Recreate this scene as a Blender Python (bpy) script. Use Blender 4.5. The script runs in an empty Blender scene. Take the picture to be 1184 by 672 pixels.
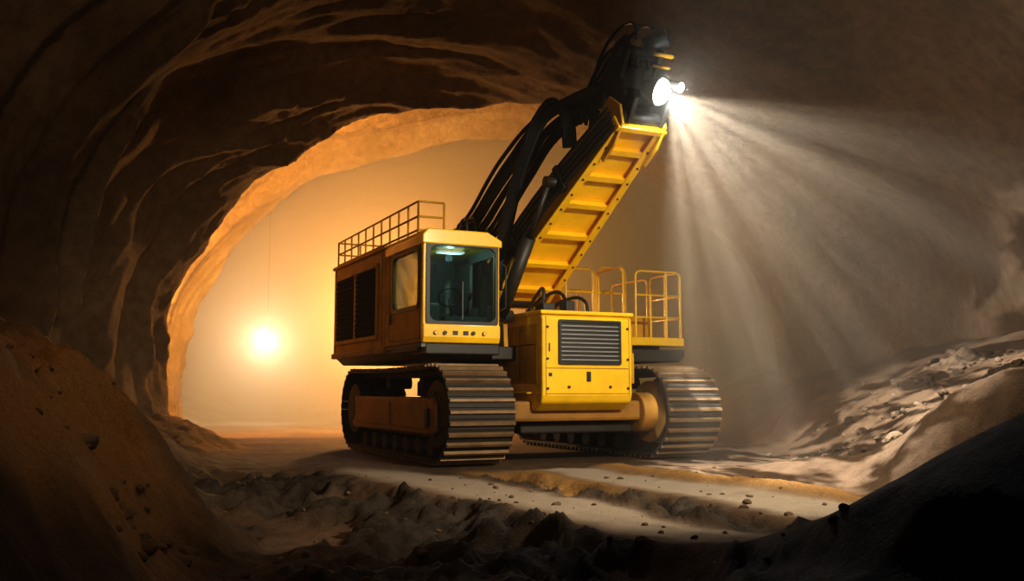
import bpy, bmesh, math, random
import numpy as np
from mathutils import Vector, Matrix
random.seed(4)
S = bpy.context.scene
COL = S.collection

# ------------------------------------------------------------ noise helpers
def _hash(ix, iy, iz, seed):
    n = (ix.astype(np.int64)*374761393 + iy.astype(np.int64)*668265263 + iz.astype(np.int64)*1274126177 + seed*974711) & 0xffffffff
    n = ((n ^ (n >> 13)) * 1103515245) & 0xffffffff
    n = ((n ^ (n >> 15)) * 2246822519) & 0xffffffff
    n = n ^ (n >> 16)
    return (n & 0xffffff) / float(0x7fffff) - 1.0
def vnoise(x, y, z, seed=0):
    x, y, z = np.broadcast_arrays(np.asarray(x, float), np.asarray(y, float), np.asarray(z, float))
    ix, iy, iz = np.floor(x), np.floor(y), np.floor(z)
    fx, fy, fz = x-ix, y-iy, z-iz
    u, v, w = [f*f*f*(f*(f*6-15)+10) for f in (fx, fy, fz)]
    def h(a, b, c): return _hash(ix+a, iy+b, iz+c, seed)
    def L(a, b, t): return a+(b-a)*t
    return L(L(L(h(0,0,0), h(1,0,0), u), L(h(0,1,0), h(1,1,0), u), v),
             L(L(h(0,0,1), h(1,0,1), u), L(h(0,1,1), h(1,1,1), u), v), w)
def fbm(x, y, z, oct=4, seed=0):
    s, a, t = 0, 1.0, 0
    for i in range(oct):
        f = 2.03**i
        s = s + a*vnoise(x*f+i*7.3, y*f-i*3.1, z*f+i*1.7, seed+i)
        t += a; a *= .5
    return s/t
def ridged(x, y, z, oct=4, seed=0):
    s, a, t = 0, 1.0, 0
    for i in range(oct):
        f = 2.1**i
        s = s + a*(1-2*np.abs(vnoise(x*f+i*7.3, y*f-i*3.1, z*f+i*1.7, seed+i)))
        t += a; a *= .5
    return s/t
def sstep(a, b, x):
    t = np.clip((x-a)/(b-a), 0, 1); return t*t*(3-2*t)

# ------------------------------------------------------------ materials
def newmat(name):
    m = bpy.data.materials.new(name); m.use_nodes = True
    nt = m.node_tree
    return m, nt, nt.nodes['Principled BSDF']
def N(nt, t, **kw):
    n = nt.nodes.new(t)
    for k, v in kw.items():
        if k in n.inputs.keys(): n.inputs[k].default_value = v
        else: setattr(n, k, v)
    return n
def ramp(nt, src, stops):
    r = nt.nodes.new('ShaderNodeValToRGB')
    e = r.color_ramp.elements
    while len(e) < len(stops): e.new(.5)
    for i, (p, c) in enumerate(stops):
        e[i].position = p; e[i].color = (*c, 1)
    nt.links.new(src, r.inputs[0]); return r
def mixc(nt, f, a, b, mode='MIX'):
    m = nt.nodes.new('ShaderNodeMix'); m.data_type = 'RGBA'; m.blend_type = mode
    for s, i in ((f, 0), (a, 6), (b, 7)):
        if hasattr(s, 'is_linked'): nt.links.new(s, m.inputs[i])
        else: m.inputs[i].default_value = s if i == 0 else (*s, 1)
    return m.outputs[2]

def paint(name, col, dirt=(.10,.06,.03), rough=.42, amt=.5, metal=0.0):
    m, nt, b = newmat(name)
    tc = N(nt, 'ShaderNodeTexCoord')
    n1 = N(nt, 'ShaderNodeTexNoise', Scale=2.2, Detail=8.0, Roughness=.65)
    n2 = N(nt, 'ShaderNodeTexNoise', Scale=28.0, Detail=5.0, Roughness=.7)
    nt.links.new(tc.outputs['Object'], n1.inputs['Vector']); nt.links.new(tc.outputs['Object'], n2.inputs['Vector'])
    r = ramp(nt, n1.outputs[0], [(.42, (0,0,0)), (.72, (amt,)*3)])
    r2 = ramp(nt, n2.outputs[0], [(.55, (0,0,0)), (.75, (amt*.9,)*3)])
    c = mixc(nt, r.outputs[0], col, dirt)
    c = mixc(nt, r2.outputs[0], c, dirt)
    nt.links.new(c, b.inputs['Base Color'])
    b.inputs['Roughness'].default_value = rough
    b.inputs['Metallic'].default_value = metal
    bp = N(nt, 'ShaderNodeBump', Strength=.12, Distance=.01)
    nt.links.new(n2.outputs[0], bp.inputs['Height']); nt.links.new(bp.outputs[0], b.inputs['Normal'])
    return m
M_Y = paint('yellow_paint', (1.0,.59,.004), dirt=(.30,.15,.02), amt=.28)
M_Y.node_tree.nodes['Principled BSDF'].inputs['Coat Weight'].default_value = .5
M_Y.node_tree.nodes['Principled BSDF'].inputs['Coat Roughness'].default_value = .15
M_YD = paint('yellow_paint_shaded_dirty', (.60,.31,.008), dirt=(.12,.065,.015), amt=.5, rough=.65)  # darker yellow: shade of the unlit sides put into the paint, plus dirt
M_VENT = paint('vent_black', (.012,.011,.010), dirt=(.03,.022,.015), amt=.5, rough=.9)
M_VENT.node_tree.nodes['Principled BSDF'].inputs['Specular IOR Level'].default_value = .15
M_OR = paint('orange_frame_paint', (.36,.17,.02), dirt=(.07,.045,.02), amt=.6, rough=.6)
M_BK = paint('black_steel', (.016,.015,.014), dirt=(.05,.04,.03), amt=.5, rough=.5)
M_RB = paint('hose_rubber', (.012,.012,.013), dirt=(.03,.025,.02), amt=.4, rough=.38)
M_TR = paint('track_steel', (.25,.155,.075), dirt=(.07,.042,.02), amt=.7, rough=.6, metal=.3)
M_TRD = paint('track_link_dark', (.022,.018,.014), dirt=(.05,.035,.025), amt=.5, rough=.7)
M_GR = paint('grille_grey', (.30,.31,.32), dirt=(.1,.09,.07), amt=.4, rough=.4, metal=.4)
M_SEAT = paint('seat_fabric', (.05,.06,.065), dirt=(.08,.08,.08), amt=.4, rough=.85)
M_CABIN = paint('cab_interior_plastic', (.16,.20,.20), dirt=(.08,.1,.1), amt=.4, rough=.6)
def glassmat():
    m, nt, b = newmat('cab_glass')
    nt.nodes.remove(b)
    out = [n for n in nt.nodes if n.type == 'OUTPUT_MATERIAL'][0]
    tr = N(nt, 'ShaderNodeBsdfTransparent'); tr.inputs[0].default_value = (.50,.64,.64,1)
    gl = N(nt, 'ShaderNodeBsdfGlossy'); gl.inputs[0].default_value = (.8,.95,1,1); gl.inputs['Roughness'].default_value = .05
    mx = N(nt, 'ShaderNodeMixShader'); mx.inputs[0].default_value = .12
    nt.links.new(tr.outputs[0], mx.inputs[1]); nt.links.new(gl.outputs[0], mx.inputs[2]); nt.links.new(mx.outputs[0], out.inputs[0])
    return m
M_GL = glassmat()
def emis(name, c, s):
    m, nt, b = newmat(name)
    b.inputs['Base Color'].default_value = (*c,1)
    b.inputs['Emission Color'].default_value = (*c,1); b.inputs['Emission Strength'].default_value = s
    return m
M_LENS = emis('lamp_lens', (.85,.94,1), 120)
M_LENS2 = emis('work_lamp_lens', (1,.9,.74), 130)
M_AMB = emis('marker_lens', (1,.35,.04), .6)
M_WHT = emis('small_lamp_glass', (.9,.95,1), 1.5)

def rockmat(name, base, dark, light, bump=.25, attr=False):
    m, nt, b = newmat(name)
    g = N(nt, 'ShaderNodeNewGeometry'); P = g.outputs['Position']
    n1 = N(nt, 'ShaderNodeTexNoise', Scale=.45, Detail=9.0, Roughness=.58)
    n2 = N(nt, 'ShaderNodeTexNoise', Scale=5.0, Detail=10.0, Roughness=.68)
    n3 = N(nt, 'ShaderNodeTexNoise', Scale=45.0, Detail=6.0, Roughness=.7)
    for n in (n1, n2, n3): nt.links.new(P, n.inputs['Vector'])
    r1 = ramp(nt, n1.outputs[0], [(.3, dark), (.52, base), (.75, light)])
    r2 = ramp(nt, n2.outputs[0], [(.3, (.5,.48,.45)), (.6, (1,1,1))])
    c = mixc(nt, .8, r1.outputs[0], r2.outputs[0], 'MULTIPLY')
    h = N(nt, 'ShaderNodeMath', operation='MULTIPLY_ADD'); nt.links.new(n3.outputs[0], h.inputs[0]); h.inputs[1].default_value = .3
    nt.links.new(n2.outputs[0], h.inputs[2])
    bp = N(nt, 'ShaderNodeBump', Strength=.9, Distance=bump)
    nt.links.new(h.outputs[0], bp.inputs['Height']); nt.links.new(bp.outputs[0], b.inputs['Normal'])
    if attr:
        a = N(nt, 'ShaderNodeAttribute', attribute_name='geo')
        sp = N(nt, 'ShaderNodeSeparateColor'); nt.links.new(a.outputs['Color'], sp.inputs[0])
        mf = N(nt,'ShaderNodeMath',operation='MULTIPLY'); nt.links.new(sp.outputs[2], mf.inputs[0]); mf.inputs[1].default_value=.8
        c = mixc(nt, mf.outputs[0], c, (.38,.31,.235))      # B : pale packed dust
        rk = ramp(nt, n2.outputs[0], [(.3, (.009,.007,.005)), (.7, (.06,.042,.027))])
        c = mixc(nt, sp.outputs[0], c, rk.outputs[0])       # R : bare dark rock, plus shade painted on the mound
        oc = ramp(nt, n3.outputs[0], [(.3, (.22,.11,.03)), (.7, (.46,.25,.08))])
        c = mixc(nt, sp.outputs[1], c, oc.outputs[0])       # G : ochre dust, with warm light on crests put into the colour
        rr = N(nt, 'ShaderNodeMapRange'); nt.links.new(sp.outputs[0], rr.inputs[0]); rr.inputs[3].default_value = .92; rr.inputs[4].default_value = .7
        nt.links.new(rr.outputs[0], b.inputs['Roughness'])
    else:
        b.inputs['Roughness'].default_value = .92
    b.inputs['Specular IOR Level'].default_value = .25
    nt.links.new(c, b.inputs['Base Color'])
    return m
M_WALL = rockmat('cave_rock', (.16,.10,.055), (.095,.06,.034), (.24,.16,.09), .10)
M_FLOOR = rockmat('cave_floor', (.12,.072,.039), (.068,.04,.022), (.165,.105,.06), .05, attr=True)
M_STONE = rockmat('loose_stone', (.14,.092,.056), (.06,.040,.025), (.22,.155,.10), .03)

# ------------------------------------------------------------ cave
def grid_obj(name, P, mat, geo=None):
    ny, nx = P.shape[:2]
    me = bpy.data.meshes.new(name)
    idx = np.arange(ny*nx).reshape(ny, nx)
    F = np.stack([idx[:-1,:-1], idx[:-1,1:], idx[1:,1:], idx[1:,:-1]], -1).reshape(-1, 4)
    me.vertices.add(ny*nx); me.vertices.foreach_set('co', P.reshape(-1).astype(np.float32))
    me.loops.add(F.size); me.loops.foreach_set('vertex_index', F.reshape(-1).astype(np.int32))
    me.polygons.add(len(F)); me.polygons.foreach_set('loop_start', np.arange(0, F.size, 4, dtype=np.int32))
    me.polygons.foreach_set('loop_total', np.full(len(F), 4, dtype=np.int32))
    me.update(calc_edges=True); me.validate()
    me.polygons.foreach_set('use_smooth', np.ones(len(me.polygons), dtype=bool))
    if geo is not None:
        ca = me.color_attributes.new('geo', 'FLOAT_COLOR', 'POINT')
        ca.data.foreach_set('color', geo.reshape(-1).astype(np.float32))
    me.materials.append(mat)
    o = bpy.data.objects.new(name, me); COL.objects.link(o); return o

KY = [-8, 6, 12, 16, 20, 22.5, 24.5, 28, 40, 50, 58]
KCX= [.8, .6, .8, .8, .2,-.4,-.8,-2,-5,-8,-10]
KCZ= [1.0,1.2,1.3,1.3,1.5,1.55,1.6,1.6,1.6,1.6,1.6]
KRX= [8.4,8.0,8.0,8.1,8.9,8.2,7.8,10,11,9,6]
KRZ= [7.6,7.2,7.0,7.0,7.4,6.8,6.2,7.5,8,7,5]
def bump1(y, c, a, b):
    return np.where(y < c, sstep(c-a, c, y), 1-sstep(c, c+b, y))
def cave_point(y, th):
    cx = np.interp(y, KY, KCX); cz = np.interp(y, KY, KCZ); rx = np.interp(y, KY, KRX); rz = np.interp(y, KY, KRZ)
    ct, st = np.cos(th), np.sin(th)
    x = cx+rx*ct; z = cz+rz*st
    deg = np.degrees(th)
    # arch lip
    yy = y + .7*vnoise(deg*.03, 0, 0, 31)
    w = bump1(yy, 18.0, 5.0, 1.6)*sstep(15, 75, deg)
    lx = -.8+6.35*ct; lz = 1.9+4.75*st
    x = x+(lx-x)*w; z = z+(lz-z)*w
    # near left rock shoulder
    yy = y + .8*vnoise(deg*.025, 3, 0, 77)
    w2 = bump1(yy, 10.3, 6.5, 1.3)*sstep(108, 142, deg)
    x = x+w2*1.9*(-ct); z = z-w2*.3*np.maximum(st, 0)
    # strata / folds
    q = y*.42 + .5*vnoise(y*.15, deg*.02, 0, 5) + deg*.011
    a1 = .5*fbm(y*.22, deg*.018, 4, 3, 11)
    a2 = .50*(ridged(q, deg*.009, 2.0, 3, 21)-.2)
    a3 = .11*ridged(y*2.4+deg*.05+.8*vnoise(y*.3,deg*.03,1,7), deg*.012, 9.0, 2, 45)+.15*ridged(y*1.1+deg*.03, deg*.035, 6.0, 3, 41)
    a4 = .03*fbm(y*3, x*3, z*3, 3, 51)
    left = sstep(70, 110, deg)
    d = a1*(.5+.5*left)+a2*(.25+.75*left)+a3*(.3+.7*left)+a4
    x = x-d*ct; z = z-d*st
    return x, z
seg = [(-8,2,.4),(2,7,.12),(7,20,.06),(20,30,.09),(30,58,.35)]
ys = np.concatenate([np.arange(a,b,s) for a,b,s in seg]+[[58.0]])
def wall(name, d0, d1):
    n = int(abs(d1-d0)/.42)+1
    th = np.radians(np.linspace(d0, d1, n))
    Y, T = np.meshgrid(ys, th, indexing='ij')
    X, Z = cave_point(Y, T)
    return grid_obj(name, np.stack([X,Y,Z],-1), M_WALL)
wall('wall_right', -22, 52); wall('ceiling', 52, 118); wall('wall_left', 118, 202)
th = np.radians(np.linspace(-22, 202, 120)); rr = np.linspace(0,1,12)
R_, T_ = np.meshgrid(rr, th, indexing='ij')
X, Z = cave_point(np.full_like(T_, 58.0), T_)
capx = -10+(X+10)*R_; capz = 1.6+(Z-1.6)*R_
grid_obj('wall_back', np.stack([capx, 58+1.5*(1-R_**2), capz],-1), M_WALL)

MA = math.radians(25); MO = Vector((1.08, 13.72, 0))
def fh(x, y, full=False):
    x = np.asarray(x, float); y = np.asarray(y, float)
    lx = (x-MO.x)*math.cos(MA)+(y-MO.y)*math.sin(MA); ly = -(x-MO.x)*math.sin(MA)+(y-MO.y)*math.cos(MA)
    dd = np.maximum(np.maximum(-2.3-lx, lx-2.5), np.maximum(-.2-ly, ly-6))
    free = sstep(0, 1.0, dd)                       # 0 under the machine
    nz = fbm(x*.5, y*.5, 0, 4, 61)
    xb = np.interp(y, [-3,0,5,8,12,15,18,19.5,22,30,58], [-1.0,-1.1,-1.35,-2.1,-3.7,-4.35,-4.5,-5.6,-7.6,-9.5,-16]) + .3*vnoise(y*.6, 0, 0, 63)
    d = np.maximum(xb-x, 0)
    lh = .78*d*sstep(0, 1.3, d)*np.interp(y,[8,11,16],[1,.55,.35]); lh = 2.6*np.tanh(lh/2.6)
    xr = np.interp(y, [-3,4,9,12.4,15,22,40], [2.2,2.7,3.0,4.1,4.2,4.8,4.0]) + .2*vnoise(y*.5, 5, 0, 64)
    e = np.maximum(x-xr, 0)
    rh = .60*e*sstep(0, 1.4, e); rh = 2.7*np.tanh(rh/2.7)
    h = lh+rh
    # berm on the right
    bl = (x-(3.3+ (12.4-y)*.35))
    h = h + .28*np.exp(-(bl/.55)**2)*sstep(13.2, 11, y)*sstep(4, 7, y)
    # foreground mound
    h = h + 1.10*np.exp(-(((x-3.3)/1.6)**2+((y-4.9)/1.1)**2))
    # ruts along the driving direction
    q = x*.86+y*.5 + .22*fbm(x*.5, y*.5, 3, 3, 71) + .06*fbm(x*4,y*4,3,2,72)
    rut = sstep(13.2, 12.2, y)*sstep(1.0, 0, d)*sstep(.5, 0, e)
    prof = np.interp(q, [2.0,3.6,3.95,4.2,5.35,5.5,5.85,6.05,7.1,7.35,7.8], [-.32,-.26,-.2,0,.0,-.20,-.22,.03,.05,.14,.02])
    h = h+prof*rut
    rocky = np.interp(q, [2.2,3.2,4.05,4.2,5.25,5.4,5.9,6.05], [.6,1,1,.0,.0,1,1,0])*rut
    rocky = rocky*sstep(-.6,-.2,vnoise(x*1.1,y*1.1,3,83))
    rocky = np.maximum(rocky, sstep(.0,.35,vnoise(x*.9,y*.9,5,81))*sstep(9.5,6.5,y)*sstep(-.2,.6,xb-x+1.4)*.9)
    r1 = ridged(x*1.6, y*1.6, 1, 5, 91); r2 = ridged(x*5, y*5, 1, 4, 95)
    h = h+rocky*(.22*r1+.10*r2)*(1-sstep(.1,.5,np.exp(-(((x-3.4)/2.0)**2+((y-4.9)/1.5)**2))))
    bank = np.clip(sstep(0,1,d)+sstep(0,1,e),0,1)
    h = h+free*(.05*nz+.015*fbm(x*5,y*5,0,3,99)+ bank*((.22-.10*(e>0))*fbm(x*1.1,y*1.1,0,5,101)+(.06-.035*(e>0))*r2))
    h = np.where(free < 1, h*free-.012*(1-free), h)
    if not full: return h
    ochre = sstep(.0,.5,fbm(x*.7,y*.7,8,3,111)+.15)*sstep(.1,1.0,d)*sstep(2.6,1.2,d)*.8
    ochre = np.maximum(ochre, np.exp(-((q-7.35)/.22)**2)*rut*.9)
    ochre = np.maximum(ochre, np.exp(-((q-5.95)/.22)**2)*rut*sstep(9.5,11,y)*.9)
    mound = np.exp(-(((x-3.4)/2.2)**2+((y-4.6)/1.7)**2))
    rocky_shade = np.clip(rocky+sstep(.1,.5,mound),0,1)  # whole mound darkened as unlit: its shade goes into the rock colour
    pale = np.interp(q, [4.2,4.5,5.1,5.3,6.1,6.3,7.0,7.2], [0,1,1,0,0,1,1,0])*rut
    return h, rocky_shade, ochre, pale
yf = [-4.0]
while yf[-1] < 58: yf.append(yf[-1]+ (.045 if yf[-1] < 14 else .05+.012*(yf[-1]-14)))
yf = np.array(yf); xf = np.concatenate([np.arange(-21,-8,.25), np.arange(-8,7.5,.05), np.arange(7.5,12.1,.2)])
Y, X = np.meshgrid(yf, xf, indexing='ij')
H, RK, OC, PL = fh(X, Y, True)
geo = np.stack([RK, OC, PL, RK*0+1], -1)
grid_obj('floor', np.stack([X,Y,H],-1), M_FLOOR, geo)

# loose stones ------------------------------------------------------------
def stones(name, items, mat):
    bm = bmesh.new()
    for (x, y, r) in items:
        z = float(fh(x, y))+r*.15
        res = bmesh.ops.create_icosphere(bm, subdivisions=2, radius=1)
        sx, sy, sz = [random.uniform(.7,1.25)*r for _ in range(3)]; sz *= .7
        rot = Matrix.Rotation(random.uniform(0,6.28),3,'Z') @ Matrix.Rotation(random.uniform(-.5,.5),3,'X')
        k = random.random()*100
        for v in res['verts']:
            c = v.co.copy()
            f = 1+.3*float(vnoise(c.x*1.4+k, c.y*1.4, c.z*1.4, 7))+.12*float(vnoise(c.x*4+k, c.y*4, c.z*4, 9))
            v.co = rot @ Vector((c.x*sx*f, c.y*sy*f, c.z*sz*f)) + Vector((x, y, z))
    me = bpy.data.meshes.new(name); bm.to_mesh(me); bm.free(); me.materials.append(mat)
    o = bpy.data.objects.new(name, me); COL.objects.link(o)
it = []
for i in range(60):
    it.append((6.75+.3*random.gauss(0,1), 14.6+.6*random.gauss(0,1), abs(random.gauss(.0,.05))+.02))
for i in range(110):
    it.append((6+1.1*random.gauss(0,1), 13+1.6*random.gauss(0,1), abs(random.gauss(0,.035))+.015))
for i in range(60):
    it.append((4.6+.8*random.gauss(0,1), 13.4+1.0*random.gauss(0,1), abs(random.gauss(0,.03))+.012))
it += [(4.35,12.9,.13),(4.8,13.1,.07),(4.15,13.0,.06),(7.0,14.7,.16),(6.7,14.3,.12),(7.3,15.2,.14)]
it = [(min(a, 6.9+.3*random.random()), b, c) for a, b, c in it]
stones('rock_rubble', it, M_STONE)
it = []
for i in range(260):
    y = random.uniform(5,12); x = random.uniform(-3.8,3.0)
    it.append((x, y, abs(random.gauss(0,.018))+.006))
for i in range(40):
    y = random.uniform(5,7.5); it.append((random.uniform(-2.8,-.6), y, random.uniform(.02,.07)))
stones('gravel', it, M_STONE)

# ------------------------------------------------------------ machine helpers
root = bpy.data.objects.new('mining_excavator', None); COL.objects.link(root)
root.location = MO; root.rotation_euler = (0,0,MA)
def add(name, me, mat, bev=0, smooth=False, parent=root):
    if mat: me.materials.append(mat)
    o = bpy.data.objects.new(name, me); COL.objects.link(o); o.parent = parent
    if bev:
        b = o.modifiers.new('b','BEVEL'); b.width = bev; b.segments = 2; b.limit_method = 'ANGLE'
    if smooth:
        for p in me.polygons: p.use_smooth = True
    return o
def mesh(name, v, f):
    me = bpy.data.meshes.new(name); me.from_pydata([tuple(a) for a in v], [], f)
    bm = bmesh.new(); bm.from_mesh(me); bmesh.ops.recalc_face_normals(bm, faces=bm.faces); bm.to_mesh(me); bm.free()
    return me
def boxvf(x0,x1,y0,y1,z0,z1):
    v = [(x,y,z) for x in (x0,x1) for y in (y0,y1) for z in (z0,z1)]
    return v, [(0,1,3,2),(4,6,7,5),(0,4,5,1),(2,3,7,6),(0,2,6,4),(1,5,7,3)]
def box(name,x0,x1,y0,y1,z0,z1,mat,bev=.015):
    v,f = boxvf(x0,x1,y0,y1,z0,z1); return add(name, mesh(name,v,f), mat, bev)
def boxes(name, lst, mat, bev=0):
    V, F = [], []
    for b in lst:
        v,f = boxvf(*b); n = len(V); V += v; F += [tuple(i+n for i in q) for q in f]
    return add(name, mesh(name,V,F), mat, bev)
def prism(name, pts, x0, x1, mat, bev=.012, axis='x'):
    n = len(pts)
    if axis == 'x': V = [(x0,a,b) for a,b in pts]+[(x1,a,b) for a,b in pts]
    else: V = [(a,x0,b) for a,b in pts]+[(a,x1,b) for a,b in pts]
    F = [tuple(range(n)), tuple(range(2*n-1,n-1,-1))]+[(i,(i+1)%n,n+(i+1)%n,n+i) for i in range(n)]
    return add(name, mesh(name,V,F), mat, bev)
def cylvf(p0,p1,r,seg=28,r1=None):
    p0,p1 = Vector(p0),Vector(p1); d=(p1-p0).normalized()
    a = d.orthogonal().normalized(); b = d.cross(a); r1 = r if r1 is None else r1
    V=[p0+(a*math.cos(t)+b*math.sin(t))*r for t in [i*2*math.pi/seg for i in range(seg)]]
    V+=[p1+(a*math.cos(t)+b*math.sin(t))*r1 for t in [i*2*math.pi/seg for i in range(seg)]]
    F=[(i,(i+1)%seg,seg+(i+1)%seg,seg+i) for i in range(seg)]+[tuple(range(seg)),tuple(range(2*seg-1,seg-1,-1))]
    return V,F
def cyls(name, lst, mat, seg=28, bev=0):
    V,F=[],[]
    for c in lst:
        v,f = cylvf(c[0],c[1],c[2],seg,c[3] if len(c)>3 else None); n=len(V); V+=v; F+=[tuple(i+n for i in q) for q in f]
    o = add(name, mesh(name,V,F), mat, bev)
    for p in o.data.polygons: p.use_smooth = len(p.vertices)==4
    return o
def tubes(name, paths, r, mat, smooth=True, parent=root):
    cu = bpy.data.curves.new(name,'CURVE'); cu.dimensions='3D'; cu.bevel_depth=r; cu.bevel_resolution=3; cu.resolution_u=10; cu.use_fill_caps=True
    for p in paths:
        if smooth:
            s = cu.splines.new('BEZIER'); s.bezier_points.add(len(p)-1)
            for bp,c in zip(s.bezier_points,p):
                bp.co=c; bp.handle_left_type=bp.handle_right_type='AUTO'
        else:
            s = cu.splines.new('POLY'); s.points.add(len(p)-1)
            for bp,c in zip(s.points,p): bp.co=(*c,1)
    cu.materials.append(mat)
    o = bpy.data.objects.new(name,cu); COL.objects.link(o); o.parent=parent; return o

# ---- tracks
TL, TRD = 5.65, .66
def track(tag, xa, xb):
    L = TL-2*(TRD+.06)
    per = 2*L+2*math.pi*TRD; n = int(per/.150); pitch = per/n
    yc0 = TRD+.06
    def path(s):
        s %= per
        if s < L: return (yc0+s, .72-TRD, 0)
        s -= L
        if s < math.pi*TRD:
            a = s/TRD; return (yc0+L+TRD*math.sin(a), .72-TRD*math.cos(a), a)
        s -= math.pi*TRD
        if s < L: return (yc0+L-s, .72+TRD - .03*math.sin(math.pi*s/L), math.pi)
        s -= L; a = s/TRD
        return (yc0-TRD*math.sin(a), .72+TRD*math.cos(a), math.pi+a)
    V,F,V2,F2=[],[],[],[]
    for i in range(n):
        y,z,a = path(i*pitch)
        t = Vector((0,math.cos(a),math.sin(a))); o = Vector((0,math.sin(a),-math.cos(a)))
        c = Vector((0,y,z))
        def bx(Vl,Fl,x0,x1,t0,t1,o0,o1,tap=0):
            k=len(Vl)
            for x in (x0,x1):
                for tt in (0,1):
                    for oo in (o0,o1):
                        tv = (t0 if tt==0 else t1)
                        if oo==o1: tv += (tap if tt==0 else -tap)
                        Vl.append(c+t*tv+o*oo+Vector((x,0,0)))
            Fl += [tuple(j+k for j in q) for q in [(0,1,3,2),(4,6,7,5),(0,4,5,1),(2,3,7,6),(0,2,6,4),(1,5,7,3)]]
        h = pitch*.5
        bx(V2,F2,xa,xb,-h*.96,h*.96,-.02,.012)
        bx(V,F,xa+.005,xb-.005,-h*.60,h*.22,.008,.058,.012)
        xm=(xa+xb)/2
        bx(V2,F2,xm-.19,xm-.13,-h,h,-.10,-.02); bx(V2,F2,xm+.13,xm+.19,-h,h,-.10,-.02)
    add('track_shoes_'+tag, mesh('shoes',V2,F2), M_TRD)
    add('track_grousers_'+tag, mesh('grousers',V,F), M_TR)
    xm=(xa+xb)/2
    W=[]
    for yy in (yc0, yc0+L): W += [((xm-.12,yy,.72),(xm+.12,yy,.72),TRD-.1)]
    k = 7
    for j in range(k):
        yy = yc0+.45+j*(L-.9)/(k-1); W.append(((xa+.14,yy,.22),(xb-.14,yy,.22),.13))
    for yy in (yc0+L*.3, yc0+L*.7): W.append(((xm-.2,yy,1.17),(xm+.2,yy,1.17),.1))
    cyls('track_wheels_'+tag, W, M_TRD, 40)
    return xm, yc0, L
def track_extras(tag, xa, xb, xm, yc0, L):
    boxes('track_frame_'+tag, [(xm-.3,xm+.3,yc0+.1,yc0+L-.1,.36,.92)], M_OR, .03)
    for sd,xo in (('a',xa+.02),('b',xb-.02)):
        s = 1 if xo>xm else -1
        pr = [(.75,.42),(.68,.5),(.68,.86),(.78,.95),(4.75,.95),(4.95,.8),(4.95,.5),(4.8,.40)]
        prism('track_frame_side_%s_%s'%(tag,sd), pr, min(xo,xm+s*.28), max(xo,xm+s*.28), M_OR, .03)
        boxes('track_frame_panels_%s_%s'%(tag,sd), [(min(xo,xo+s*.02),max(xo,xo+s*.02),1.0,2.5,.5,.87),(min(xo,xo+s*.02),max(xo,xo+s*.02),2.7,4.6,.5,.87)], M_OR, .008)
        cyls('track_hub_%s_%s'%(tag,sd), [((xo-s*.25,yc0-.02+L,.72),(xo-s*.04,yc0-.02+L,.72),.44),((xo-s*.2,yc0+L,.72),(xo+s*.01,yc0+L,.72),.22),((xo-s*.25,yc0,.72),(xo-s*.05,yc0,.72),.48)], M_OR if xo>0 else M_TRD, 40, .015)
        cyls('track_bolts_%s_%s'%(tag,sd), [((xo-s*.03,yc0+.0+.3*math.cos(t),.72+.3*math.sin(t)),(xo+s*.0,yc0+.3*math.cos(t),.72+.3*math.sin(t)),.03) for t in [i*math.pi/4 for i in range(8)]], M_BK, 10)
        boxes('track_step_%s_%s'%(tag,sd), [(min(xo,xo+s*.05),max(xo,xo+s*.05),.86,.98,.55,.8)], M_BK, .01)
a = track('right', -2.1,-1.12); track_extras('right',-2.1,-1.12,*a)
a = track('left', 1.42,2.38); track_extras('left',1.42,2.38,*a)

# ---- carbody, slew ring, deck
box('carbody', -1.15,1.45,1.7,4.1,.45,1.22,M_BK,.05)
box('carbody_front_beam', -1.0,1.15,.35,1.75,.60,.90,M_OR,.05)
cyls('carbody_beam_end',[((1.1,.5,.72),(1.35,.5,.72),.30)],M_OR,32,.02)
boxes('carbody_legs',[(-1.2,-.9,1.0,1.7,.4,1.0),(1.2,1.45,1.0,1.7,.4,1.0)],M_BK,.03)
boxes('belly_pipes',[(-.8,1.1,.55,1.6,.42,.58)],M_BK,.03)
cyls('slew_ring',[((.1,2.9,1.2),(.1,2.9,1.5),1.15)],M_BK,56,.02)
prism('deck_frame',[(-2.15,1.50),(2.2,1.50),(2.3,1.6),(2.3,1.7),(-2.28,1.7),(-2.28,1.62)],.85,5.35,M_BK,.02,axis='y')
box('cab_floor_frame',-2.24,-1.1,.62,1.2,1.56,1.72,M_BK,.02)

# ---- engine house (behind cab)
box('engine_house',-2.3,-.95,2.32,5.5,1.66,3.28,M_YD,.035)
box('engine_house_sill',-2.33,-.95,2.3,5.53,1.62,1.72,M_OR,.02)
V=[]
boxes('house_vent_recess',[(-2.315,-2.29,2.75,3.95,1.93,3.03),(-2.315,-2.29,4.02,5.22,1.93,3.03)],M_VENT)
for (a0,b0) in ((2.78,3.92),(4.05,5.19)):
    for i in range(13):
        z=1.97+i*.083; V.append((-2.34,-2.31,a0,b0,z,z+.032))
boxes('house_vent_slats',V,M_VENT,.004)
boxes('house_vent_frame',[(-2.335,-2.3,2.70,2.76,1.88,3.08),(-2.335,-2.3,3.93,4.03,1.88,3.08),(-2.335,-2.3,5.2,5.27,1.88,3.08),(-2.335,-2.3,2.7,5.27,1.86,1.93),(-2.335,-2.3,2.7,5.27,3.03,3.09)],M_YD,.006)
box('house_roof',-2.33,-.92,2.3,5.53,3.27,3.33,M_YD,.015)
boxes('house_seams',[(-2.306,-2.295,2.48,2.5,1.75,3.25),(-2.306,-2.295,5.35,5.365,1.75,3.25)],M_BK)

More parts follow.
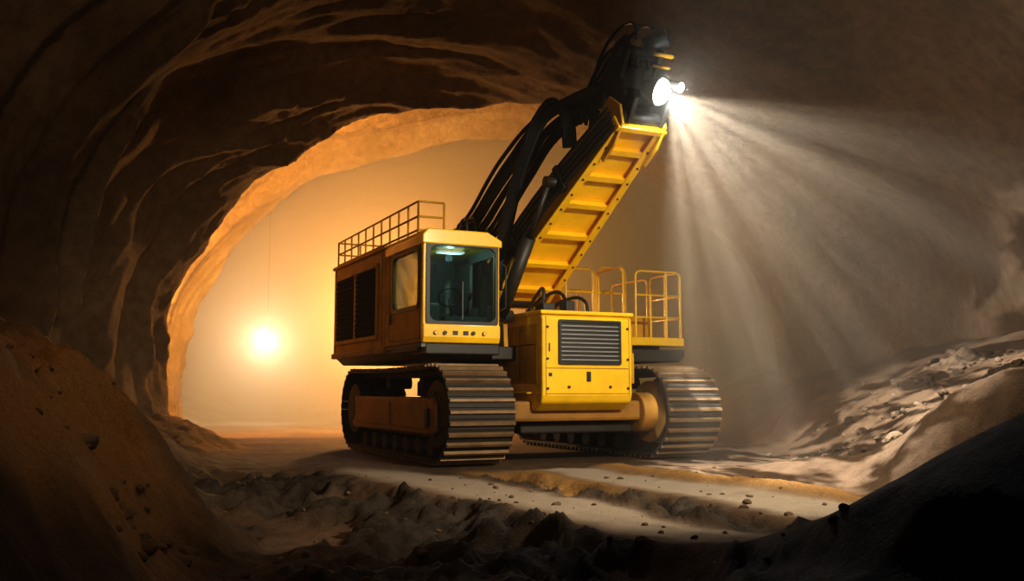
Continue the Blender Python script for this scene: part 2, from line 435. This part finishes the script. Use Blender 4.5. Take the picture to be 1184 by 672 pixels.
# ---- cab
X0,X1,Y0,Y1,Z0,Z1=-2.3,-1.12,.58,2.30,1.70,3.30
prism('cab_front_sill',[(Y0,1.72),(Y0-.03,1.8),(Y0-.03,1.98),(Y0+.1,2.0),(Y0+.1,1.72)],X0,X1,M_Y,.015)
boxes('cab_front_frame',[(X0,X0+.085,Y0,Y0+.1,1.95,3.25),(X1-.07,X1,Y0,Y0+.1,1.95,3.2)],M_Y,.02)
prism('cab_roof',[(X0-.02,3.14),(X0-.02,3.25),(X0+.06,3.34),(X1-.2,3.34),(X1+.03,3.22),(X1+.03,3.12),(X0-.02,3.12)],Y0-.03,Y1,M_Y,.02,axis='y')
def rrect(x0,x1,z0,z1,r,n=6):
    P=[]
    for cx,cz,a0 in ((x1-r,z1-r,0),(x0+r,z1-r,90),(x0+r,z0+r,180),(x1-r,z0+r,270)):
        for i in range(n+1):
            t=math.radians(a0+90*i/n); P.append((cx+r*math.cos(t),cz+r*math.sin(t)))
    return P
def ring(name, outer, inner, ya, yb, mat):
    n=len(outer); V=[(a,ya,b) for a,b in outer]+[(a,ya,b) for a,b in inner]+[(a,yb,b) for a,b in outer]+[(a,yb,b) for a,b in inner]
    F=[]
    for i in range(n):
        j=(i+1)%n; F+=[(i,j,n+j,n+i),(2*n+i,3*n+i,3*n+j,2*n+j),(i,2*n+i,2*n+j,j),(n+i,n+j,3*n+j,3*n+i)]
    return add(name, mesh(name,V,F), mat, .004)
ring('cab_front_window_frame', rrect(X0+.04,X1-.03,1.97,3.17,.06), rrect(X0+.10,X1-.075,2.03,3.10,.10), Y0-.02,Y0+.03,M_BK)
prism('cab_front_glass', rrect(X0+.09,X1-.07,2.02,3.11,.10), Y0-.004,Y0+.004,M_GL,0,axis='y')
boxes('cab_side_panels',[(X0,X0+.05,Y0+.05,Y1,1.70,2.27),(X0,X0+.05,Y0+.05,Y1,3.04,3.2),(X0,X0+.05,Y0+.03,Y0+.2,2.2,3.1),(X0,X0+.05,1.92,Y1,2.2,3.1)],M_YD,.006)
box('cab_side_glass',X0+.015,X0+.022,Y0+.18,1.94,2.25,3.06,M_GL,0)
def ringx(name,outer,inner,xa,xb,mat):
    n=len(outer); V=[(xa,a,b) for a,b in outer]+[(xa,a,b) for a,b in inner]+[(xb,a,b) for a,b in outer]+[(xb,a,b) for a,b in inner]
    F=[]
    for i in range(n):
        j=(i+1)%n; F+=[(i,j,n+j,n+i),(2*n+i,3*n+i,3*n+j,2*n+j),(i,2*n+i,2*n+j,j),(n+i,n+j,3*n+j,3*n+i)]
    return add(name, mesh(name,V,F), mat, .003)
ringx('cab_side_window_frame', rrect(Y0+.15,1.97,2.2,3.1,.1), rrect(Y0+.2,1.92,2.26,3.05,.1), X0-.015,X0+.02,M_BK)
ringx('cab_door_seam', rrect(Y0+.1,2.12,1.78,3.18,.06), rrect(Y0+.115,2.105,1.795,3.165,.06), X0-.006,X0+.01,M_BK)
boxes('cab_door_handle',[(X0-.04,X0-.01,1.98,2.02,2.05,2.2)],M_BK,.005)
boxes('cab_inner_walls',[(X1-.05,X1,Y0+.08,Y1,1.70,2.3),(X1-.05,X1,Y0+.08,Y1,3.0,3.2),(X1-.05,X1,1.6,Y1,2.2,3.1),(X0+.05,X1,Y1-.05,Y1,1.7,3.2),(X0,X1,Y0+.05,Y1,1.66,1.74)],M_CABIN,.006)
box('cab_seat_base',-1.95,-1.45,1.35,1.85,1.95,2.2,M_SEAT,.05)
prism('cab_seat_back',[(1.78,2.15),(1.95,2.15),(2.08,2.85),(1.95,2.88)],-1.93,-1.47,M_SEAT,.04)
box('cab_headrest',-1.82,-1.58,1.93,2.05,2.84,3.02,M_SEAT,.04)
box('cab_seat_pedestal',-1.85,-1.55,1.4,1.8,1.72,1.96,M_BK,.02)
prism('cab_console',[(.80,1.74),(1.1,1.74),(1.05,2.2),(.95,2.32),(.84,2.28)],-2.18,-1.95,M_CABIN,.02)
prism('cab_console_dash',[(.72,1.74),(.95,1.74),(.9,2.1),(.76,2.12)],-1.9,-1.25,M_CABIN,.02)
box('cab_monitor',-1.34,-1.22,.8,.86,2.12,2.5,M_BK,.01)
cyls('cab_levers',[((-2.0,1.2,2.1),(-2.02,1.1,2.42),.015),((-2.02,1.1,2.4),(-2.025,1.08,2.5),.03),((-1.4,1.2,2.1),(-1.38,1.1,2.42),.015),((-1.38,1.1,2.4),(-1.375,1.08,2.5),.03),((-1.7,.95,2.0),(-1.7,1.1,2.4),.02)],M_RB,12)
tubes('cab_wheel',[[(-1.7+.17*math.cos(t),1.1-.05*math.sin(t),2.42+.13*math.sin(t)) for t in [i*math.pi/8 for i in range(17)]]],.014,M_RB)
box('cab_ceiling_lamp',-1.9,-1.5,1.0,1.15,3.07,3.10,M_WHT,.005)
cyls('cab_marker_lamps',[((x,Y0-.06,1.86),(x,Y0-.025,1.86),.028) for x in (-2.12,-1.98,-1.55,-1.38)],M_BK,16)
cyls('cab_marker_glass',[((-2.12,Y0-.065,1.86),(-2.12,Y0-.058,1.86),.02),((-1.38,Y0-.065,1.86),(-1.38,Y0-.058,1.86),.02)],M_AMB,16)
boxes('cab_sill_marks',[(-1.86,-1.78,Y0-.034,Y0-.03,1.83,1.89),(-1.70,-1.62,Y0-.034,Y0-.03,1.83,1.89)],M_BK)
boxes('cab_wiper',[(-1.72,-1.70,Y0-.035,Y0-.02,2.05,2.6)],M_BK)
tubes('cab_grab_bar',[[(X1+.03,Y0+.02,2.2),(X1+.09,Y0-.02,2.25),(X1+.09,Y0-.02,2.85),(X1+.03,Y0+.02,2.9)]],.014,M_BK,False)

# ---- roof railing
zr=3.33; h=.46
P=[]
def rail_run(p0,p1,n,z0,hh,mids=(.5,)):
    p0,p1=Vector(p0),Vector(p1); R=[]
    R.append([(*p0,z0+hh),(*p1,z0+hh)])
    for m in mids: R.append([(*p0,z0+hh*m),(*p1,z0+hh*m)])
    for i in range(n+1):
        q=p0.lerp(p1,i/n); R.append([(*q,z0-.02),(*q,z0+hh)])
    return R
P+=rail_run((-2.25,.95),(-2.25,5.42),10,zr,h,(.08,.52))
P+=rail_run((-2.25,.95),(-1.85,.95),1,zr,h,(.08,.52))
P+=rail_run((-2.25,5.42),(-1.0,5.42),3,zr,h,(.08,.52))
P+=rail_run((-1.0,3.4),(-1.0,5.42),4,zr,h,(.08,.52))
tubes('roof_railing',P,.016,M_YD,False)
tubes('roof_grab_hoops',[[(-1.35,1.3,3.3),(-1.35,1.3,3.62),(-1.33,1.45,3.68),(-1.33,1.6,3.62),(-1.33,1.6,3.3)],[(-1.0,1.8,3.2),(-1.0,1.8,3.75),(-1.0,2.0,3.8),(-.98,2.4,3.8),(-.98,2.6,3.75),(-.98,2.6,3.2)]],.018,M_BK)

# ---- centre machinery behind boom
box('valve_housing',-1.05,-.88,1.5,3.2,1.7,3.05,M_BK,.04)
boxes('valve_blocks',[(-1.05,-.88,1.3,1.6,2.0,2.8),(-.95,-.55,2.4,3.1,1.7,3.4)],M_BK,.02)
cyls('exhaust_stack',[((-.7,3.0,3.1),(-.7,3.0,3.75),.07),((-.7,3.0,3.7),(-.7,2.88,3.86),.06)],M_BK,20)
P=rail_run((-.95,1.9),(-.95,3.2),4,3.2,.55,(.5,))
tubes('valve_railing',P,.014,M_BK,False)
BX=-.36
prism('boom_foot',[(.9,1.68),(2.6,1.68),(2.3,2.6),(1.9,2.85),(1.3,2.75),(.95,2.3)],BX-.54,BX-.47,M_YD,.01)
prism('boom_foot_plate',[(.9,1.68),(2.6,1.68),(2.3,2.6),(1.9,2.85),(1.3,2.75),(.95,2.3)],BX+.52,BX+.6,M_YD,.01)
cyls('boom_pivot_pin',[((BX-.58,1.75,2.5),(BX+.65,1.75,2.5),.13)],M_BK,28)

# ---- front engine hood
hx0,hx1,hy0,hy1,hz0,hz1=-.72,.76,0,1.5,.88,2.14
prism('front_hood',[(hy0,hz0+.1),(hy0,hz1-.05),(hy0+.05,hz1),(hy1,hz1),(hy1,hz0-.1),(hy0+.25,hz0-.12),(hy0+.04,hz0)],hx0,hx1,M_Y,.03)
box('front_hood_cap',hx0-.03,hx1+.03,hy0-.02,hy1,hz1-.01,hz1+.05,M_Y,.02)
ring('hood_grille_bezel', rrect(-.47,.56,1.42,2.06,.03), rrect(-.43,.52,1.46,2.02,.02), -.035,.0,M_BK)
box('hood_grille_back',-.45,.54,-.012,.004,1.44,2.04,M_BK,0)
boxes('hood_grille_slats',[(-.43,.52,-.03,-.012,1.475+i*.0605,1.475+i*.0605+.022) for i in range(9)],M_GR,.004)
boxes('hood_panel_lines',[(hx0+.05,hx1-.05,-.004,.01,1.36,1.372),(hx0+.05,hx0+.06,-.004,.01,.98,2.1),(hx1-.06,hx1-.05,-.004,.01,.98,2.1),(hx0+.05,hx1-.05,-.004,.01,1.0,1.01)],M_OR)
boxes('hood_latch',[(-.01,.05,-.03,0,1.18,1.32)],M_BK,.008)
boxes('hood_decals',[(-.62,-.60,-.006,.0,1.6,1.72),(-.62,-.57,-.006,.0,1.25,1.30)],M_BK)
cyls('hood_bolts',[((x,-.02,z),(x,0,z),.018) for x in (-.64,.68) for z in (1.08,1.5,1.95)]+[((.38,-.02,1.1),(.38,0,1.1),.02),((-.3,-.02,1.1),(-.3,0,1.1),.02)],M_BK,12)
boxes('hood_side_panel',[(hx0-.012,hx0,.15,1.35,1.15,2.0)],M_YD,.01)
boxes('hood_side_seams',[(hx0-.018,hx0-.01,.2,1.3,1.70,1.715),(hx0-.018,hx0-.01,.7,.715,1.2,1.95)],M_BK)
boxes('hood_side_steps',[(hx0-.10,hx0,.3,.9,1.0,1.03),(hx1,hx1+.10,.1,.5,1.15,1.6)],M_YD,.01)
box('hood_side_box',hx1-.02,hx1+.14,.2,1.0,1.25,2.0,M_YD,.02)
boxes('hood_top_fittings',[(-.55,-.35,.3,.6,2.18,2.32),(-.2,-.05,.25,.5,2.18,2.36)],M_BK,.02)
tubes('hood_top_hoses',[[(-.45,.5,2.3),(-.4,.6,2.55),(-.35,.9,2.5),(-.3,1.3,2.3)],[(-.1,.4,2.3),(-.1,.6,2.5),(-.15,1.0,2.5),(-.2,1.4,2.35)],[(.3,.5,2.2),(.3,.6,2.4),(.2,1.0,2.45),(.1,1.4,2.3)]],.028,M_RB)

# ---- right service platform
box('service_platform',1.0,2.58,1.25,3.6,1.78,1.92,M_Y,.02)
box('service_platform_bracket',.8,2.25,1.5,3.3,1.66,1.8,M_BK,.02)
def hoop(p0,p1,z0,z1,r=.09):
    p0,p1=Vector(p0),Vector(p1); d=(p1-p0).normalized()
    a=p0+d*r; b=p1-d*r
    return [(*p0,z0),(*p0,z1-r),(*(p0+d*r*.3),z1-r*.3),(*a,z1),(*b,z1),(*(p1-d*r*.3),z1-r*.3),(*p1,z1-r),(*p1,z0)]
P=[hoop((1.66,1.3),(2.54,1.3),1.9,3.02),hoop((2.54,1.3),(2.54,2.2),1.9,3.02)]
P+=[[(1.66,1.3,z),(2.54,1.3,z),(2.54,2.2,z)] for z in (2.25,2.62)]
P+=[[(1.95,1.3,1.9),(1.95,1.3,2.62)],[(2.26,1.3,1.9),(2.26,1.3,3.02)],[(2.54,1.75,1.9),(2.54,1.75,3.02)]]
P+=[hoop((.95,2.4),(1.5,2.4),1.9,3.15),hoop((1.6,2.4),(2.15,2.4),1.9,3.2),hoop((2.54,2.3),(2.54,3.5),1.9,3.02),hoop((1.55,2.4),(1.55,1.5),1.9,3.1)]
P+=[[(.95,2.4,z),(2.15,2.4,z)] for z in (2.35,2.75)]+[[(1.05,3.5,2.9),(2.54,3.5,2.9)],[(1.05,3.5,1.9),(1.05,3.5,2.9)],[(1.8,3.5,1.9),(1.8,3.5,2.9)]]
tubes('platform_railing',P,.02,M_Y,False)
boxes('platform_box',[(1.68,2.1,1.6,2.2,1.92,2.3)],M_YD,.02)

# ---- boom (box beam with ribbed underside)
A=Vector((BX,1.75,2.28)); B=Vector((-.02,-1.50,4.50)); D=(B-A); LB=D.length; D.normalize(); NN=Vector((0,-D.z,D.y)).normalized()
if NN.z<0: NN=-NN
def bp(s,n,x): return A+D*s+NN*n+Vector((x,0,0))
def hw(s): return .52+(.33-.52)*s/LB
def dep(s): return .52+.14*math.sin(math.pi*min(1,s/LB))-.12*s/LB
def loft(name, secs, mat, bev=.008):
    V=[];F=[];n=len(secs[0])
    for s in secs: V+=s
    for k in range(len(secs)-1):
        for i in range(n):
            j=(i+1)%n; F.append((k*n+i,k*n+j,(k+1)*n+j,(k+1)*n+i))
    F+=[tuple(range(n)),tuple(range(len(V)-1,len(V)-n-1,-1))]
    return add(name, mesh(name,V,F), mat, bev)
ss=[LB*i/10 for i in range(11)]
for tag,sg in (('left',1),('right',-1)):
    loft('boom_side_'+tag,[[bp(s,0,sg*hw(s)),bp(s,dep(s),sg*hw(s)),bp(s,dep(s),sg*(hw(s)-.035)),bp(s,0,sg*(hw(s)-.035))] for s in ss],M_YD)  # side plates get the darker yellow, shade painted in
    loft('boom_flange_'+tag,[[bp(s,-.03,sg*(hw(s)+.035)),bp(s,.0,sg*(hw(s)+.035)),bp(s,.0,sg*(hw(s)-.08)),bp(s,-.03,sg*(hw(s)-.08))] for s in ss],M_Y)
loft('boom_web',[[bp(s,.085,-hw(s)+.02),bp(s,.085,hw(s)-.02),bp(s,.12,hw(s)-.02),bp(s,.12,-hw(s)+.02)] for s in ss],M_Y)
loft('boom_top',[[bp(s,dep(s)-.02,-hw(s)-.02),bp(s,dep(s)-.02,hw(s)+.02),bp(s,dep(s)+.02,hw(s)+.02),bp(s,dep(s)+.02,-hw(s)-.02)] for s in ss],M_BK)
for i,s in enumerate([.55,1.15,1.8,2.45,3.0,3.5]):
    if s<LB: loft('boom_rib_%d'%i,[[bp(t,0.0,-hw(t)+.03),bp(t,0.0,hw(t)-.03),bp(t,.10,hw(t)-.03),bp(t,.10,-hw(t)+.03)] for t in (s,s+.035)],M_Y,.004)
    if s<LB: loft('boom_rib_cap_%d'%i,[[bp(t,-.015,-hw(t)+.03),bp(t,-.015,hw(t)-.03),bp(t,.01,hw(t)-.03),bp(t,.01,-hw(t)+.03)] for t in (s-.03,s+.065)],M_Y,.004)
loft('boom_end_plate',[[bp(t,-.07,-.38),bp(t,-.07,.38),bp(t,.16,.38),bp(t,.16,-.38)] for t in (LB-.03,LB+.06)],M_Y,.015)
for sg in (-1,1):
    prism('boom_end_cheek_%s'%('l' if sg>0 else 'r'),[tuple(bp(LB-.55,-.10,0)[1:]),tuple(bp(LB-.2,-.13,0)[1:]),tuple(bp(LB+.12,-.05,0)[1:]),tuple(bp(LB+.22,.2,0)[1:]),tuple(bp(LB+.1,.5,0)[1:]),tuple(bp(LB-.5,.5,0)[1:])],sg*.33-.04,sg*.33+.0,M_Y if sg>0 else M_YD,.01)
cyls('boom_bolts',[(bp(s,-.045,sg*(hw(s)-.02)),bp(s,-.03,sg*(hw(s)-.02)),.016) for s in [.3+.3*i for i in range(12)] if s<LB for sg in (-1,1)],M_BK,10)
cyls('boom_lift_barrels',[((-.98,.85,2.15),(-.80,.25,3.25),.10)],M_BK,24)
cyls('boom_lift_rods',[((-.80,.25,3.25),(-.68,-.15,4.0),.045)],M_BK,20)
cyls('boom_lift_pins',[((-.75,-.15,4.0),(-.35,-.15,4.0),.08),((-1.05,.85,2.15),(-.80,.85,2.15),.09)],M_BK,20)
cyls('boom_top_cylinder',[(bp(1.0,dep(1)+.18,0),bp(2.6,dep(2.6)+.2,0),.12),(bp(2.6,dep(2.6)+.2,0),bp(3.5,.78,0),.06)],M_BK,24)
tubes('boom_pipes',[[bp(s,dep(s)-.12-.09*k,-hw(s)-.04) for s in ss[1:]] for k in range(4)],.024,M_BK)
loft('boom_pipe_clamps_0',[[bp(t,.1,-hw(t)-.07),bp(t,dep(t),-hw(t)-.07),bp(t,dep(t),-hw(t)),bp(t,.1,-hw(t))] for t in (1.2,1.3)],M_BK,.005)
loft('boom_pipe_clamps_1',[[bp(t,.1,-hw(t)-.07),bp(t,dep(t),-hw(t)-.07),bp(t,dep(t),-hw(t)),bp(t,.1,-hw(t))] for t in (2.6,2.7)],M_BK,.005)

# ---- hoses
H=[];H2=[]
for k in range(13):
    j=k/12.0; r=lambda a: random.uniform(-a,a)
    x=-.95+.35*j
    H.append([(x,2.7-.4*j,3.0),(x,2.65-.4*j,3.6-.25*j),(x+.05,2.1-.35*j,4.0-.3*j+r(.05)),(x+.15,1.12-.2*j,4.62-.34*j+r(.06)),(-.62+.3*j,.15,5.14-.3*j+r(.05)),(-.45+.4*j,-.45,5.2-.2*j),(-.3+.4*j,-.95,5.25-.15*j)])
tubes('boom_hoses',H,.032,M_RB)
for k in range(6):
    j=k/5.0
    H2.append([(-.95+.1*j,1.35-.1*j,2.4),(-.92+.1*j,.95-.1*j,3.5),(-.80+.1*j,.45-.1*j,4.6),(-.66+.1*j,.2-.1*j,5.12-.10*j),(-.56+.1*j,-.02-.12*j,5.25-.12*j),(-.50+.1*j,-.2-.1*j,5.0-.1*j),(-.47+.1*j,-.25-.1*j,4.5)])
tubes('boom_hoses_loop',H2,.038,M_RB)

# ---- boom head
HZ=-.12
def hz(P): return [(a,b+HZ) for a,b in P]
HB=[(-.55,4.85),(-.65,5.2),(-.98,5.52),(-1.3,5.84),(-1.55,5.88),(-1.63,5.66),(-1.42,5.34),(-1.52,5.06),(-1.8,4.95),(-1.6,4.67),(-1.0,4.6)]
prism('head_bracket_right',hz(HB),-.27,-.20,M_BK,.015)
prism('head_bracket_left',hz(HB),.24,.31,M_BK,.015)
prism('head_core',hz([(-.7,4.9),(-.8,5.15),(-1.1,5.40),(-1.4,5.6),(-1.32,5.25),(-1.4,4.85)]),-.2,.24,M_BK,.03)
cyls('head_pins',[((-.34,-1.0,5.1+HZ),(.38,-1.0,5.1+HZ),.11),((-.32,-1.45,5.7+HZ),(.36,-1.45,5.7+HZ),.08),((-.34,-1.5,4.76+HZ),(.38,-1.5,4.76+HZ),.1)],M_BK,24)
boxes('head_yellow_tabs',[(.12,.44,-1.66,-1.60,5.62+HZ,5.66+HZ),(.15,.42,-1.60,-1.54,5.48+HZ,5.51+HZ)],M_YD,.008)
cyls('head_motor',[((.1,-1.45,5.78+HZ),(.35,-1.62,5.9+HZ),.12),((.15,-1.3,5.45+HZ),(.45,-1.42,5.5+HZ),.10)],M_BK,24,.01)
G=[]
for x in (-.24,.02,.30):
    G.append([(x,-.62,5.15+HZ),(x,-.66,5.45+HZ),(x+.02,-.85,5.8+HZ),(x+.05,-1.15,6.02+HZ),(x+.09,-1.45,6.08+HZ),(x+.1,-1.6,6.0+HZ),(x+.1,-1.62,5.8+HZ)])
tubes('head_guard_hoops',G,.022,M_BK)
tubes('head_guard_bars',[[(-.22,-.85,5.8+HZ),(.32,-.85,5.8+HZ)],[(-.15,-1.45,6.08+HZ),(.39,-1.45,6.08+HZ)],[(-.24,-.66,5.45+HZ),(.30,-.66,5.45+HZ)]],.016,M_BK,False)
H3=[]
for k in range(6):
    x=-.25+.09*k
    H3.append([(x,-.3,4.85),(x,-.45,5.2+.03*k),(x,-.8,5.5+.02*k),(x+.03,-1.1,5.68),(x+.05,-1.35,5.63),(x+.05,-1.45,5.38)])
tubes('head_hoses',H3,.028,M_RB)

# ---- lamps on the head
LP=Vector((.03,-1.93,4.90)); LD=Vector((.45,-.72,-.36)).normalized()
def lamp_can(name,p,d,r,mat):
    d=Vector(d).normalized()
    cyls(name+'_housing',[(p-d*.24,p-d*.04,r*.7,r*1.05),(p-d*.04,p,r*1.1)],M_BK,32,.006)
    me=bpy.data.meshes.new(name+'_lens'); bm=bmesh.new()
    bmesh.ops.create_uvsphere(bm,u_segments=28,v_segments=14,radius=r)
    q=Vector((0,0,1)).rotation_difference(d)
    for v in bm.verts: v.co=p+q@Vector((v.co.x,v.co.y,v.co.z*.6))
    bm.to_mesh(me); bm.free(); add(name+'_lens',me,mat,0,True)
lamp_can('head_lamp',LP,LD,.17,M_LENS)
LP2=Vector((.40,-1.85,5.03)); lamp_can('head_lamp_small',LP2,LD,.065,M_LENS)
boxes('head_lamp_mount',[(-.05,.15,-1.82,-1.5,4.82,4.94),(.3,.45,-1.75,-1.4,4.94,5.03)],M_BK,.01)

# ------------------------------------------------------------ hanging work light in the tunnel
wp=Vector((-7.72,30.0,2.55))
wl=bpy.data.objects.new('hanging_work_light',None); COL.objects.link(wl); wl.location=wp
o=cyls('lamp_cable',[((0,0,.2),(0,0,6.5),.004)],M_BK,8); o.parent=wl
me=bpy.data.meshes.new('light_globe'); bm=bmesh.new(); bmesh.ops.create_uvsphere(bm,u_segments=24,v_segments=14,radius=.25)
bm.to_mesh(me); bm.free(); add('light_globe',me,M_LENS2,0,True,wl)

# ------------------------------------------------------------ lights
def light(name,kind,loc,energy,col,r=.1,to=None,angle=60,blend=.5):
    l=bpy.data.lights.new(name,kind); l.energy=energy; l.color=col; l.shadow_soft_size=r
    o=bpy.data.objects.new(name,l); COL.objects.link(o); o.location=loc
    if kind=='SPOT':
        l.spot_size=math.radians(angle); l.spot_blend=blend
    if to is not None: o.rotation_euler=(Vector(to)-Vector(loc)).to_track_quat('-Z','Y').to_euler()
    return o
Mw=Matrix.Translation(MO)@Matrix.Rotation(MA,4,'Z')
lpw=Mw@(LP+LD*.14)
BEAM_E=3500; BEAM_D=(1.0,.22,-1.1); BEAM_A=96
bl=light('head_lamp_beam','SPOT',lpw,BEAM_E,(1.0,.96,.88),.012,to=lpw+Vector(BEAM_D),angle=BEAM_A,blend=.45)
bl.data.use_nodes=True; nt=bl.data.node_tree; em=[n for n in nt.nodes if n.type=='EMISSION'][0]
tc=N(nt,'ShaderNodeTexCoord'); mp=N(nt,'ShaderNodeMapping'); mp.inputs['Scale'].default_value=(.15,1,1)
nz=N(nt,'ShaderNodeTexNoise',Scale=15.0,Detail=2.0); nt.links.new(tc.outputs['Normal'],mp.inputs[0]); nt.links.new(mp.outputs[0],nz.inputs['Vector'])
rp=ramp(nt,nz.outputs[0],[(.45,(.05,.05,.05)),(.56,(1.0,1.0,1.0))])
mu=N(nt,'ShaderNodeMath',operation='MULTIPLY'); mu.inputs[1].default_value=1.9
nt.links.new(rp.outputs[0],mu.inputs[0]); nt.links.new(mu.outputs[0],em.inputs['Strength'])
light('head_lamp_spill','POINT',lpw,90,(.85,.95,1.0),.05)
light('work_light_glow','POINT',(wp.x,wp.y-.35,2.55),480,(1,.88,.72),.25)
light('tunnel_sodium_lamp','POINT',(-3.1,24.5,3.0),2500,(1,.50,.16),.2)
for k,(p,e) in enumerate([((-6.3,19.4,5.3),2300),((-3.6,19.4,6.9),1300),((-7.2,19.6,3.1),1900)]):
    light('arch_fill' if k==0 else 'arch_fill.%03d'%k,'SPOT',p,e,(1,.5,.12),.05,to=(p[0]*1.02,p[1]+5,p[2]+.5),angle=155,blend=.3)  # spots added out of sight behind the lip to brighten the arch band
light('bank_fill','SPOT',(-3.0,9.8,6.2),170,(1,.50,.16),.15,to=(-3.0,8.0,.3),angle=80,blend=.8)  # unseen spot added overhead to rake orange light over the left bank
light('key_work_lamp','SPOT',(4.6,6.2,4.6),2900,(1,.86,.64),.25,to=(.7,11.7,.6),angle=78,blend=.8)
light('left_wall_fill','SPOT',(-.5,-1.5,4.5),760,(1,.72,.43),.6,to=(-5.0,9.8,4.2),angle=80,blend=.9)  # added fill from behind the camera, lifts the left rock wall
ip=Mw@Vector((-1.7,1.1,3.0)); light('cab_interior_light','POINT',ip,9,(.75,1,.97),.05)

# ------------------------------------------------------------ haze
def haze(name,y0,y1,dens,col,an,xa=-24,xb=14):
    v,f=boxvf(xa,xb,y0,y1,-2,11); me=mesh(name,v,f); m=bpy.data.materials.new(name); m.use_nodes=True
    nt=m.node_tree; nt.nodes.clear(); out=N(nt,'ShaderNodeOutputMaterial'); vs=N(nt,'ShaderNodeVolumeScatter')
    vs.inputs['Color'].default_value=(*col,1); vs.inputs['Density'].default_value=dens; vs.inputs['Anisotropy'].default_value=an
    nt.links.new(vs.outputs[0],out.inputs['Volume']); me.materials.append(m)
    o=bpy.data.objects.new(name,me); COL.objects.link(o)
haze('dust_haze',-9,11.0,.002,(.9,.86,.8),.2)
haze('dust_haze.001',11.05,22.45,.019,(1,.84,.66),.2,1.5,14)
haze('dust_haze.003',11.05,22.45,.005,(1,.80,.6),.2,-24,1.45)
haze('dust_haze.002',22.5,60,.10,(1.0,.68,.40),.1)

w=bpy.data.worlds.new('World'); S.world=w; w.use_nodes=True
w.node_tree.nodes['Background'].inputs[0].default_value=(.6,.36,.2,1); w.node_tree.nodes['Background'].inputs[1].default_value=.014

S.view_settings.view_transform='Standard'; S.view_settings.exposure=-0.1
S.view_settings.look='Medium High Contrast'

cam=bpy.data.cameras.new('camera'); co=bpy.data.objects.new('camera',cam); COL.objects.link(co)
cam.sensor_width=36; cam.lens=36*1100/1184
co.location=(0,0,1.07); co.rotation_euler=(math.radians(90+5.92),0,0)
S.camera=co
